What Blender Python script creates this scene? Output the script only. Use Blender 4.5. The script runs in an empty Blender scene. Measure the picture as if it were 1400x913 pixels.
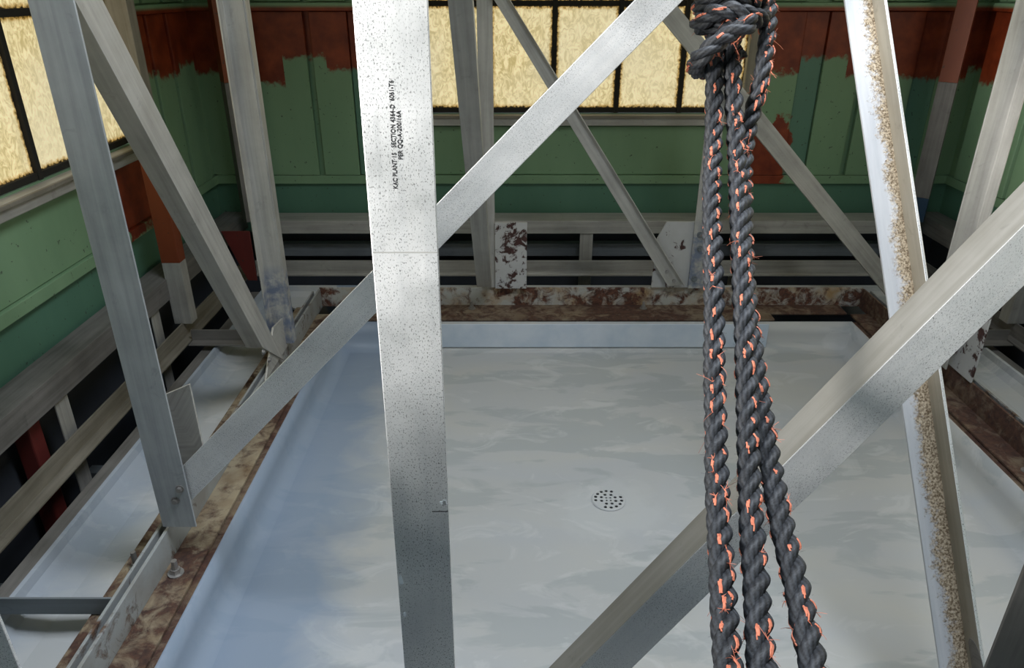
import bpy, bmesh, math, random
from mathutils import Vector as V, Matrix
random.seed(7)
SC = bpy.context.scene
COL = SC.collection

# ------------------------------------------------------------------ camera
FPX, PITCH = 1004.0, math.radians(25.4)
CP, SP = math.cos(PITCH), math.sin(PITCH)
cam_d = bpy.data.cameras.new('camera')
cam_d.sensor_width = 36.0
cam_d.lens = FPX / 1400 * 36.0
cam_d.clip_start = 0.02
cam = bpy.data.objects.new('camera', cam_d)
cam.rotation_euler = (math.pi / 2 - PITCH, 0, 0)
COL.objects.link(cam)
SC.camera = cam

# ------------------------------------------------------------------ world, lamps, exposure
W = bpy.data.worlds.new('sky')
SC.world = W
W.use_nodes = True
wn, wl = W.node_tree.nodes, W.node_tree.links
bg = wn['Background']
tc = wn.new('ShaderNodeTexCoord')
sp = wn.new('ShaderNodeSeparateXYZ')
rp = wn.new('ShaderNodeValToRGB')
wl.new(tc.outputs['Generated'], sp.inputs[0])
wl.new(sp.outputs['Z'], rp.inputs['Fac'])
rp.color_ramp.elements[0].color = (0.86, 0.93, 1.0, 1)
rp.color_ramp.elements[1].color = (0.50, 0.66, 1.0, 1)
wl.new(rp.outputs['Color'], bg.inputs['Color'])
bg.inputs['Strength'].default_value = 1.5


def area_lamp(name, loc, rot, sx, sy, power, color):
    l = bpy.data.lights.new(name, 'AREA')
    l.shape = 'RECTANGLE'
    l.size, l.size_y = sx, sy
    l.energy = power
    l.color = color
    o = bpy.data.objects.new(name, l)
    o.location, o.rotation_euler = loc, rot
    COL.objects.link(o)
    return o


# lamps for an added, unseen doorway behind the camera and roof hatch overhead
area_lamp('added_doorway_fill', (1.0, -1.56, -0.3), (math.radians(90), 0, 0), 0.8, 1.6, 1.2, (1.0, 0.98, 0.95))
area_lamp('added_hatch_fill', (0.75, 1.25, 1.95), (0, 0, 0), 1.4, 1.1, 152, (0.88, 0.94, 1.0))
# amber daylight through the glazing of the side windows
area_lamp('window_daylight', (-1.53, 2.0, 0.17), (0, math.radians(-90), 0), 1.45, 2.2, 3, (1.0, 0.90, 0.74))
area_lamp('window_daylight', (2.28, 2.0, 0.17), (0, math.radians(90), 0), 1.45, 2.2, 6, (1.0, 0.95, 0.86))

# hazy sun; an unseen opening in the left wall shapes its beam
sun_d = bpy.data.lights.new('sun', 'SUN')
sun_d.energy = 6.6
sun_d.angle = math.radians(14.0)
sun_d.color = (1.0, 0.98, 0.95)
sun = bpy.data.objects.new('sun', sun_d)
sun.rotation_euler = V((0.78, 0.585, -0.078)).to_track_quat('-Z', 'Y').to_euler()
COL.objects.link(sun)

SC.view_settings.view_transform = 'Standard'
SC.view_settings.look = 'None'
SC.view_settings.gamma = 1
SC.view_settings.use_curve_mapping = False
SC.view_settings.exposure = 0.0


# ------------------------------------------------------------------ geometry helpers
def at(u, v, x=None, y=None, z=None, t=None):
    """point of the place seen at (u, v) of the 1400x913 frame that lies on the given plane"""
    a, b = (u - 700) / FPX, (456.5 - v) / FPX
    d = V((a, CP + SP * b, -SP + CP * b))
    if x is not None:
        t = x / d.x
    elif y is not None:
        t = y / d.y
    elif z is not None:
        t = z / d.z
    return d * t


CX2 = 0.75                                  # the place is symmetric about x = 0.375


def mk(name, verts, faces, mat, parent=None, uvs=None, bevel=0.0, smooth=False, mats=None, fmats=None, base=None):
    me = bpy.data.meshes.new(name)
    verts = [V(p) for p in verts]
    if base is None:
        xs = [p.x for p in verts]; ys = [p.y for p in verts]; zs = [p.z for p in verts]
        base = V(((min(xs) + max(xs)) / 2, (min(ys) + max(ys)) / 2, min(zs)))
    me.from_pydata([tuple(p - base) for p in verts], [], faces)
    if uvs is not None:
        lay = me.uv_layers.new(name='UVMap')
        for poly in me.polygons:
            for li, fu in zip(poly.loop_indices, uvs[poly.index]):
                lay.data[li].uv = fu
    bm = bmesh.new(); bm.from_mesh(me)
    bmesh.ops.recalc_face_normals(bm, faces=bm.faces)
    bm.to_mesh(me); bm.free()
    for m in (mats or [mat]):
        me.materials.append(m)
    if fmats:
        for p, k in zip(me.polygons, fmats):
            p.material_index = k
    if smooth:
        for p in me.polygons:
            p.use_smooth = True
    o = bpy.data.objects.new(name, me)
    COL.objects.link(o)
    if parent is not None:
        o.parent = parent
        q = parent; off = V((0, 0, 0))
        while q is not None:
            off += q.location; q = q.parent
        o.location = base - off
    else:
        o.location = base
    if bevel:
        b = o.modifiers.new('edge', 'BEVEL')
        b.width = bevel; b.segments = 2; b.limit_method = 'ANGLE'
    return o


def tag(o, label=None, cat=None, group=None, kind=None):
    for k, val in (('label', label), ('category', cat), ('group', group), ('kind', kind)):
        if val:
            o[k] = val
    return o


def thing(name, loc, label, cat, group=None):
    o = bpy.data.objects.new(name, None)
    o.empty_display_size = 0.05
    o.location = loc
    COL.objects.link(o)
    return tag(o, label, cat, group)


BOXF = [(0, 1, 3, 2), (4, 6, 7, 5), (0, 4, 5, 1), (2, 3, 7, 6), (0, 2, 6, 4), (1, 5, 7, 3)]


def boxv(x0, x1, y0, y1, z0, z1):
    return [V((x, y, z)) for x in (x0, x1) for y in (y0, y1) for z in (z0, z1)]


def box(name, ext, mat, parent=None, bevel=0.0):
    vs = boxv(*ext)
    return mk(name, vs, BOXF, mat, parent, uvs=boxuv(vs), bevel=bevel)


def boxuv(vs):
    """planar uv in metres per face, v along the longest side of the box"""
    d = [abs(vs[7][i] - vs[0][i]) for i in range(3)]
    lo = d.index(max(d))
    out = []
    for f in BOXF:
        fl = []
        for i in f:
            p = vs[i]
            c = [p[j] for j in range(3) if j != lo]
            fl.append((c[0] + c[1], p[lo]))
        out.append(fl)
    return out


def boxes(name, exts, mat, parent=None, bevel=0.0):
    vs, fs, uv = [], [], []
    for e in exts:
        n = len(vs); b = boxv(*e)
        vs += b; fs += [tuple(i + n for i in f) for f in BOXF]; uv += boxuv(b)
    return mk(name, vs, fs, mat, parent, uvs=uv, bevel=bevel)


def prism(name, rings, mat, parent=None, bevel=0.0):
    """loft of closed profiles (same point count); uv = (arc length, distance along) in metres"""
    n = len(rings[0]); vs = [V(p) for r in rings for p in r]
    fs, uv = [], []
    arc = [0.0]
    for i in range(n):
        arc.append(arc[-1] + (V(rings[0][(i + 1) % n]) - V(rings[0][i])).length)
    d = 0.0
    for k in range(len(rings) - 1):
        d2 = d + (V(rings[k + 1][0]) - V(rings[k][0])).length
        for i in range(n):
            j = (i + 1) % n
            fs.append((k * n + i, k * n + j, (k + 1) * n + j, (k + 1) * n + i))
            uv.append([(arc[i], d), (arc[i + 1], d), (arc[i + 1], d2), (arc[i], d2)])
        d = d2
    fs.append(tuple(range(n))[::-1]); uv.append([(arc[i], 0) for i in range(n)][::-1])
    m = (len(rings) - 1) * n
    fs.append(tuple(range(m, m + n))); uv.append([(arc[i], d) for i in range(n)])
    return mk(name, vs, fs, mat, parent, uvs=uv, bevel=bevel)


def angle(name, h0, h1, e0, e1, B, mat, t=0.006, parent=None, bevel=0.0012, C=None):
    """rolled angle bar: heel line h0-h1, leg A out to e0-e1, leg B along the vector B (and an optional lip C at e)"""
    B = V(B); bh = B.normalized()
    rings = []
    for h, e in ((V(h0), V(e0)), (V(h1), V(e1))):
        a = (e - h).normalized()
        r = [h, e]
        if C is not None:
            c = V(C)
            r = [h, e, e + c, e + c - a * t, e + bh * t - a * t, h + bh * t + a * t, h + B + a * t, h + B]
        else:
            r = [h, e, e + bh * t, h + bh * t + a * t, h + B + a * t, h + B]
        rings.append(r)
    return prism(name, rings, mat, parent, bevel)


def plate(name, pts, nrm, t, mat, parent=None, bevel=0.001):
    n = V(nrm).normalized() * t
    return prism(name, [[V(p) for p in pts], [V(p) + n for p in pts]], mat, parent, bevel)


def cyl_data(p, d, r, h, seg, r2=None):
    p, d = V(p), V(d).normalized()
    a = d.orthogonal().normalized(); b = d.cross(a)
    r2 = r if r2 is None else r2
    vs = [p + (a * math.cos(2 * math.pi * i / seg) + b * math.sin(2 * math.pi * i / seg)) * r for i in range(seg)]
    vs += [p + d * h + (a * math.cos(2 * math.pi * i / seg) + b * math.sin(2 * math.pi * i / seg)) * r2 for i in range(seg)]
    fs = [(i, (i + 1) % seg, seg + (i + 1) % seg, seg + i) for i in range(seg)]
    fs += [tuple(range(seg))[::-1], tuple(range(seg, 2 * seg))]
    return vs, fs


def bolt(p, d, mat, parent, r=0.008, shank=0.0, name='bolt'):
    """washer + hexagonal head (+ threaded end when shank)"""
    p, d = V(p), V(d).normalized()
    vs, fs = [], []
    parts = [(0, r * 1.5, r * 1.5, r * 0.3, 14), (r * 0.3, r, r * 0.92, r * 1.0, 6)]
    if shank:
        parts.append((r * 1.3, r * 0.62, r * 0.55, shank, 10))
    for o, ra, rb, h, s in parts:
        a, b = cyl_data(p + d * o, d, ra, h, s, rb)
        n = len(vs); vs += a; fs += [tuple(i + n for i in f) for f in b]
    return mk(name, vs, fs, mat, parent, base=p)


# ------------------------------------------------------------------ materials
class NT:
    def __init__(s, name):
        s.m = bpy.data.materials.new(name); s.m.use_nodes = True
        s.n, s.l = s.m.node_tree.nodes, s.m.node_tree.links
        s.b = s.n['Principled BSDF']
        s.pos = s.n.new('ShaderNodeNewGeometry').outputs['Position']
        s.uv = s.n.new('ShaderNodeTexCoord').outputs['UV']

    def inp(s, sock, val):
        if isinstance(val, bpy.types.NodeSocket):
            s.l.new(val, sock)
        elif isinstance(val, (tuple, list)) and len(val) == 3 and sock.type == 'RGBA':
            sock.default_value = (*val, 1)
        else:
            sock.default_value = val

    def mapv(s, vec, scale):
        m = s.n.new('ShaderNodeVectorMath'); m.operation = 'MULTIPLY'
        s.l.new(vec, m.inputs[0]); m.inputs[1].default_value = scale
        return m.outputs[0]

    def noise(s, vec, scale=1.0, detail=4, rough=0.6, dist=0.0):
        t = s.n.new('ShaderNodeTexNoise')
        s.l.new(vec, t.inputs['Vector'])
        t.inputs['Scale'].default_value = scale; t.inputs['Detail'].default_value = detail
        t.inputs['Roughness'].default_value = rough; t.inputs['Distortion'].default_value = dist
        return t.outputs['Fac']

    def ramp(s, fac, lo, hi, a=0.0, b=1.0):
        r = s.n.new('ShaderNodeMapRange')
        s.inp(r.inputs['Value'], fac)
        r.inputs['From Min'].default_value = lo; r.inputs['From Max'].default_value = hi
        r.inputs['To Min'].default_value = a; r.inputs['To Max'].default_value = b
        return r.outputs['Result']

    def math(s, op, a, b=0.0, c=None):
        r = s.n.new('ShaderNodeMath'); r.operation = op
        s.inp(r.inputs[0], a); s.inp(r.inputs[1], b)
        if c is not None:
            s.inp(r.inputs[2], c)
        return r.outputs[0]

    def mix(s, fac, a, b, mode='MIX'):
        r = s.n.new('ShaderNodeMix'); r.data_type = 'RGBA'; r.blend_type = mode
        s.inp(r.inputs['Factor'], fac); s.inp(r.inputs['A'], a); s.inp(r.inputs['B'], b)
        return [o for o in r.outputs if o.type == 'RGBA'][0]

    def xyz(s, vec):
        r = s.n.new('ShaderNodeSeparateXYZ'); s.l.new(vec, r.inputs[0])
        return r.outputs

    def bump(s, h, strength=0.3, dist=0.002):
        r = s.n.new('ShaderNodeBump')
        r.inputs['Strength'].default_value = strength; r.inputs['Distance'].default_value = dist
        s.l.new(h, r.inputs['Height']); s.l.new(r.outputs[0], s.b.inputs['Normal'])

    def out(s, color=None, rough=None, metal=None, spec=None):
        for k, val in (('Base Color', color), ('Roughness', rough), ('Metallic', metal), ('Specular IOR Level', spec)):
            if val is not None:
                s.inp(s.b.inputs[k], val)
        return s.m


def m_alu(name, light, dark, speck=0.0, metal=0.55, rough=0.5, smear=None, dirt=0.35, grime=None):
    """weathered aluminium; v of the uv runs along the bar, so that streaks follow it"""
    k = NT(name)
    streak = k.noise(k.mapv(k.uv, (55, 2.2, 1)), 1, 5, 0.6, 0.4)
    blot = k.noise(k.pos, 7, 5, 0.65)
    fac = k.ramp(k.math('ADD', k.math('MULTIPLY', streak, 0.55), k.math('MULTIPLY', blot, 0.45)), 0.36, 0.64)
    c = k.mix(fac, dark, light)
    stain = k.ramp(k.noise(k.pos, 16, 6, 0.7, 0.6), 0.60, 0.72)
    c = k.mix(k.math('MULTIPLY', stain, dirt), c, tuple(d * 0.42 for d in dark))
    if speck:
        s1 = k.noise(k.mapv(k.uv, (520, 300, 1)), 1, 2, 0.5)
        s2 = k.noise(k.mapv(k.uv, (760, 420, 1)), 1, 1, 0.5)
        m = k.math('MAXIMUM', k.ramp(s1, 0.60, 0.66), k.math('MULTIPLY', k.ramp(s2, 0.64, 0.70), 0.7))
        area = k.ramp(k.noise(k.pos, 9, 3), 0.36, 0.55, 0.35, 1.0)
        c = k.mix(k.math('MULTIPLY', k.math('MULTIPLY', m, speck), area), c, (0.10, 0.10, 0.10))
        fl = k.ramp(k.noise(k.mapv(k.uv, (430, 380, 1)), 1, 3, 0.6), 0.66, 0.72)     # fine overspray
        c = k.mix(fl, c, (0.85, 0.87, 0.9))
        metal = k.math('MULTIPLY', k.math('SUBTRACT', 1.0, fl), metal)
    if smear:                                        # slapped-on paint near the foot of the bar
        z = k.xyz(k.pos)['Z']
        msk = k.math('MULTIPLY', k.ramp(z, smear[0], smear[1], 1, 0), k.ramp(k.noise(k.pos, 22, 4, 0.6, 0.2), 0.40, 0.60))
        c = k.mix(msk, c, smear[2])
    k.bump(k.noise(k.mapv(k.uv, (150, 12, 1)), 1, 4, 0.6), 0.12, 0.001)
    r = k.ramp(blot, 0.3, 0.7, rough - 0.08, rough + 0.12)
    return k.out(c, r, metal, 0.4)


M = {}
M['bright'] = m_alu('bright_aluminium', (0.86, 0.86, 0.86), (0.76, 0.77, 0.78), speck=0.8, metal=0.78, rough=0.5, dirt=0.12)
M['alu'] = m_alu('dull_aluminium', (0.47, 0.46, 0.43), (0.30, 0.29, 0.27), metal=0.35, rough=0.5)
M['alu_blue'] = m_alu('blue_grey_aluminium', (0.42, 0.44, 0.46), (0.27, 0.285, 0.30), metal=0.4, rough=0.48)
M['alu_smear'] = m_alu('paint_smeared_aluminium', (0.50, 0.49, 0.46), (0.33, 0.32, 0.30), metal=0.35, rough=0.5,
                       smear=(-1.02, -0.95, (0.17, 0.20, 0.27)))
M['alu_dark'] = m_alu('grimy_aluminium', (0.21, 0.20, 0.19), (0.11, 0.105, 0.097), metal=0.25, rough=0.6)
M['alu_tan'] = m_alu('tan_stained_aluminium', (0.26, 0.24, 0.20), (0.15, 0.135, 0.105), metal=0.25, rough=0.55)
M['alu_top'] = m_alu('dull_top_aluminium', (0.27, 0.26, 0.235), (0.19, 0.18, 0.155), metal=0.3, rough=0.55)  # duller, darker tone for the top leg of the broad diagonal
M['bluepaint'] = m_alu('slate_painted_aluminium', (0.17, 0.19, 0.21), (0.12, 0.135, 0.15), metal=0.1, rough=0.5)
M['bolt'] = m_alu('bolt_steel', (0.42, 0.41, 0.40), (0.22, 0.21, 0.20), metal=0.7, rough=0.4)


def m_flaky(name, paint, rust, thr=0.5, soft=0.04, tan=(0.30, 0.20, 0.10), rust2=(0.03, 0.014, 0.011)):
    k = NT(name)
    n = k.noise(k.pos, 17, 8, 0.68, 0.5)
    big = k.noise(k.pos, 3.1, 3, 0.5)
    f = k.math('ADD', k.math('MULTIPLY', n, 0.62), k.math('MULTIPLY', big, 0.38))
    m = k.ramp(f, thr - soft, thr + soft)
    rc = k.mix(k.ramp(k.noise(k.pos, 60, 5, 0.7), 0.35, 0.65), rust2, rust)
    pc = k.mix(k.ramp(k.noise(k.pos, 9, 5, 0.6), 0.42, 0.66), paint, tan)
    k.bump(m, 0.5, -0.002)
    return k.out(k.mix(m, pc, rc), k.ramp(m, 0, 1, 0.45, 0.85), 0.0)


M['rusty'] = m_flaky('flaking_paint_on_rust', (0.36, 0.36, 0.34), (0.13, 0.05, 0.028), 0.505)
M['rusty_tan'] = m_flaky('tan_stained_rust', (0.27, 0.225, 0.155), (0.085, 0.04, 0.024), 0.49, 0.06, tan=(0.15, 0.10, 0.058))
M['rusty_dark'] = m_flaky('dark_rust', (0.17, 0.13, 0.09), (0.085, 0.038, 0.024), 0.47, 0.06, tan=(0.11, 0.07, 0.045))
M['web'] = m_flaky('grey_painted_steel', (0.25, 0.265, 0.27), (0.13, 0.075, 0.045), 0.57, 0.04, tan=(0.19, 0.185, 0.175))
M['flaky'] = m_flaky('flaking_white_paint', (0.38, 0.38, 0.375), (0.06, 0.022, 0.02), 0.54, 0.015, tan=(0.42, 0.42, 0.42))


def m_paint(name, col, col2, rust=False, rough=0.5):
    k = NT(name)
    n = k.noise(k.mapv(k.pos, (3, 3, 1.1)), 1, 5, 0.6)
    c = k.mix(k.ramp(n, 0.3, 0.7), col2, col)
    sp_ = k.ramp(k.noise(k.pos, 55, 2, 0.5), 0.70, 0.74)
    c = k.mix(k.math('MULTIPLY', sp_, 0.7), c, (0.03, 0.03, 0.025))
    if rust:
        P = k.xyz(k.pos)
        # primer band brushed over the ledge height, in strokes of uneven length
        across = k.math('ADD', P['X'], P['Y'])
        wn_ = k.n.new('ShaderNodeTexWhiteNoise'); wn_.noise_dimensions = '1D'
        k.l.new(k.math('FLOOR', k.math('MULTIPLY', k.math('ADD', across, 0.07), 4.6)), wn_.inputs['W'])
        low = k.math('ADD', k.ramp(wn_.outputs['Value'], 0, 1, -0.47, -0.29),
                     k.ramp(k.noise(k.pos, 26, 3), 0.3, 0.7, -0.02, 0.02))
        m = k.math('MULTIPLY', k.ramp(k.math('SUBTRACT', P['Z'], low), -0.012, 0.012),
                   k.ramp(P['Z'], -0.10, -0.085, 1, 0))
        # and daubed down beside the window corners
        dx = k.math('ABSOLUTE', k.math('SUBTRACT', P['X'], 1.33))
        wob = k.ramp(k.noise(k.pos, 9, 4), 0.3, 0.7, -0.07, 0.07)
        d1 = k.math('MULTIPLY', k.ramp(k.math('ADD', dx, wob), 0.10, 0.12, 1, 0),
                    k.math('MULTIPLY', k.ramp(k.math('ADD', P['Z'], wob), -1.02, -0.99), k.ramp(k.math('ADD', P['Z'], wob), -0.64, -0.62, 1, 0)))
        dy = k.math('ABSOLUTE', k.math('SUBTRACT', P['Y'], 3.02))
        d2 = k.math('MULTIPLY', k.math('MULTIPLY', k.ramp(k.math('ADD', dy, wob), 0.15, 0.17, 1, 0), k.ramp(P['X'], -1.35, -1.3, 1, 0)),
                    k.math('MULTIPLY', k.ramp(k.math('ADD', P['Z'], wob), -0.97, -0.94), k.ramp(P['Z'], -0.64, -0.62, 1, 0)))
        m = k.math('MAXIMUM', m, k.math('MAXIMUM', d1, d2))
        rc = k.mix(k.ramp(k.noise(k.pos, 11, 4), 0.3, 0.7), (0.11, 0.012, 0.003), (0.24, 0.040, 0.010))
        c = k.mix(m, c, rc)
    k.bump(k.noise(k.pos, 40, 4, 0.6), 0.1, 0.001)
    return k.out(c, rough, 0.0, 0.4)


M['green'] = m_paint('green_wall_paint', (0.195, 0.315, 0.185), (0.15, 0.26, 0.15), rust=True)
M['teal'] = m_paint('shaded_wall_teal', (0.085, 0.19, 0.13), (0.065, 0.155, 0.105))  # shade of the recessed lower band put into its colour
M['rib'] = m_paint('shaded_rib_teal', (0.10, 0.21, 0.15), (0.08, 0.175, 0.125), rust=True)  # dim side of the panel bends put into the rib colour
M['primer'] = m_paint('rust_red_primer', (0.25, 0.058, 0.016), (0.13, 0.026, 0.009))
M['redpaint'] = m_paint('red_paint', (0.17, 0.026, 0.022), (0.09, 0.02, 0.018))
M['dark'] = m_paint('dark_slate_floor', (0.045, 0.052, 0.066), (0.03, 0.034, 0.042), rough=0.7)
M['ceil'] = m_paint('ceiling_paint', (0.16, 0.22, 0.16), (0.12, 0.17, 0.12), rough=0.7)
M['black'] = m_paint('black_putty', (0.018, 0.016, 0.012), (0.01, 0.009, 0.008), rough=0.8)
M['hole'] = m_paint('drain_black', (0.006, 0.006, 0.007), (0.004, 0.004, 0.005), rough=0.9)
M['bounce_ground'] = m_paint('pale_bounce_ground', (0.42, 0.42, 0.40), (0.34, 0.34, 0.33), rough=0.8)
M['ink'] = m_paint('print_ink', (0.03, 0.03, 0.035), (0.02, 0.02, 0.022), rough=0.7)
M['mark'] = m_paint('scribe_mark', (0.40, 0.40, 0.38), (0.28, 0.28, 0.27), rough=0.7)
M['chip'] = m_paint('white_paint_fleck', (0.75, 0.78, 0.82), (0.66, 0.70, 0.76), rough=0.6)
M['navy'] = m_paint('dark_blue_paint', (0.015, 0.05, 0.10), (0.012, 0.03, 0.06))


def m_basin():
    k = NT('grey_coating')
    a = k.noise(k.mapv(k.pos, (1.3, 2.6, 2.0)), 1, 3, 0.5, 0.8)
    b = k.noise(k.mapv(k.pos, (1.9, 6.0, 5.0)), 1, 5, 0.55, 0.5)
    c = k.noise(k.pos, 38, 3, 0.6)
    col = k.mix(k.ramp(a, 0.35, 0.65), (0.385, 0.40, 0.42), (0.42, 0.42, 0.405))
    patch = k.ramp(b, 0.53, 0.57)
    col = k.mix(k.math('MULTIPLY', patch, 0.6), col, (0.30, 0.325, 0.335))
    pale = k.ramp(k.noise(k.mapv(k.pos, (3.2, 5.5, 4)), 1.3, 5, 0.6, 1.4), 0.57, 0.65)
    col = k.mix(k.math('MULTIPLY', pale, 0.45), col, (0.50, 0.51, 0.51))
    # bluer tone towards the left edge and along the gutter lip, wavering border
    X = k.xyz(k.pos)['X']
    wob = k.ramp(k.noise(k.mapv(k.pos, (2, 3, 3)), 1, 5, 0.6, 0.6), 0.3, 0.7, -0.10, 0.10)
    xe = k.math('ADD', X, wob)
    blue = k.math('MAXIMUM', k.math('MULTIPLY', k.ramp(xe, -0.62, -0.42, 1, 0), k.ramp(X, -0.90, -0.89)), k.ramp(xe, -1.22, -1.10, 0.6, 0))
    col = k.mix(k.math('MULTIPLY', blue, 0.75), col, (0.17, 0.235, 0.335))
    dx = k.math('SUBTRACT', k.xyz(k.pos)['X'], 0.315); dy = k.math('SUBTRACT', k.xyz(k.pos)['Y'], 1.90)
    rr = k.math('SQRT', k.math('ADD', k.math('MULTIPLY', dx, dx), k.math('MULTIPLY', dy, dy)))
    rr = k.math('ADD', rr, k.ramp(k.noise(k.pos, 9, 3), 0.3, 0.7, -0.035, 0.035))
    halo = k.math('MULTIPLY', k.ramp(rr, 0.13, 0.17, 1, 0), 0.35)
    col = k.mix(halo, col, (0.47, 0.49, 0.50))
    k.bump(k.math('ADD', k.math('MULTIPLY', b, 0.6), k.math('MULTIPLY', c, 0.25)), 0.12, 0.006)
    return k.out(col, k.ramp(b, 0.3, 0.7, 0.42, 0.62), 0.0, 0.35)


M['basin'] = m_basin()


def m_strip():
    k = NT('pale_blue_coating')
    a = k.noise(k.pos, 9, 4)
    return k.out(k.mix(k.ramp(a, 0.35, 0.65), (0.44, 0.51, 0.60), (0.54, 0.59, 0.66)), 0.45, 0.0)


M['strip'] = m_strip()


def m_pane():
    """hammered amber glass lit by the daylight behind it, ragged putty round its rim (uv 0..1 over the pane)"""
    k = NT('amber_pattern_glass')
    n = k.noise(k.mapv(k.pos, (34, 34, 22)), 1, 4, 0.6, 2.0)
    w = k.noise(k.pos, 2.2, 2)
    c = k.mix(k.ramp(n, 0.40, 0.60), (0.56, 0.44, 0.18), (1.0, 0.84, 0.47))
    c = k.mix(k.ramp(w, 0.35, 0.65, 0, 0.5), c, (0.80, 0.74, 0.52))
    U = k.xyz(k.uv)
    ex = k.math('MINIMUM', U['X'], k.math('SUBTRACT', 1.0, U['X']))
    ey = k.math('MINIMUM', U['Y'], k.math('SUBTRACT', 1.0, U['Y']))
    e = k.math('MINIMUM', k.math('MULTIPLY', ex, 0.32), k.math('MULTIPLY', ey, 0.48))
    e = k.math('ADD', e, k.ramp(k.noise(k.pos, 70, 4, 0.7), 0.3, 0.7, -0.008, 0.008))
    m = k.ramp(e, 0.004, 0.012)
    brown = k.mix(k.ramp(e, 0.010, 0.022), (0.60, 0.42, 0.16), (1, 1, 1))
    c = k.mix(1.0, c, brown, 'MULTIPLY')
    c = k.mix(m, (0.0, 0.0, 0.0), c)
    k.inp(k.b.inputs['Emission Color'], c)
    k.b.inputs['Emission Strength'].default_value = 0.80
    k.bump(n, 0.4, 0.003)
    return k.out(k.mix(m, (0.02, 0.015, 0.01), (0.30, 0.26, 0.16)), 0.35, 0.0)


M['pane'] = m_pane()


def m_strut_dirty():
    k = NT('aluminium_with_silt')
    streak = k.noise(k.mapv(k.uv, (45, 3, 1)), 1, 4)
    c = k.mix(k.ramp(streak, 0.35, 0.65), (0.50, 0.50, 0.49), (0.62, 0.62, 0.61))
    return k, c


# ------------------------------------------------------------------ the room shell
ZT, ZB = 1.30, -1.85                                   # ceiling, sub-floor
XL, XR, YB, YF = -1.60, 2.35, 3.93, -1.65

fl2 = box('floor.001', (XL - 0.1, XR + 0.1, YF, YB + 0.1, ZB - 0.06, ZB), M['dark']); tag(fl2, kind='structure')
bounce_ground = box('floor.002', (-7, 8, -9, YF, -1.62, -1.56), M['bounce_ground']); tag(bounce_ground, kind='structure')  # unseen ground added outside to reflect light in the metal faces
# ceiling with an unseen hatch added to light the basin from above
cl = boxes('ceiling', [(XL - 0.1, -0.30, YF, YB + 0.1, ZT, ZT + 0.05), (1.0, XR + 0.1, YF, YB + 0.1, ZT, ZT + 0.05),
                       (-0.30, 1.0, YF, 0.6, ZT, ZT + 0.05), (-0.30, 1.0, 1.65, YB + 0.1, ZT, ZT + 0.05)], M['ceil'])
tag(cl, kind='structure')
# wall behind the camera; its doorway is added to admit light
wf = boxes('wall_front', [(XL - 0.1, 0.6, YF - 0.06, YF, ZB, ZT), (1.4, XR + 0.1, YF - 0.06, YF, ZB, ZT),
                          (0.6, 1.4, YF - 0.06, YF, 0.5, ZT), (0.6, 1.4, YF - 0.06, YF, ZB, -1.5)], M['green'])
tag(wf, kind='structure')
landing = box('floor.003', (XL, XR, YF, 0.42, -1.60, -1.52), M['dark']); tag(landing, kind='structure')

WZ0, WZ1 = -0.60, 0.95                                 # window opening
PW, PH = 0.3225, 0.505


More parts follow.
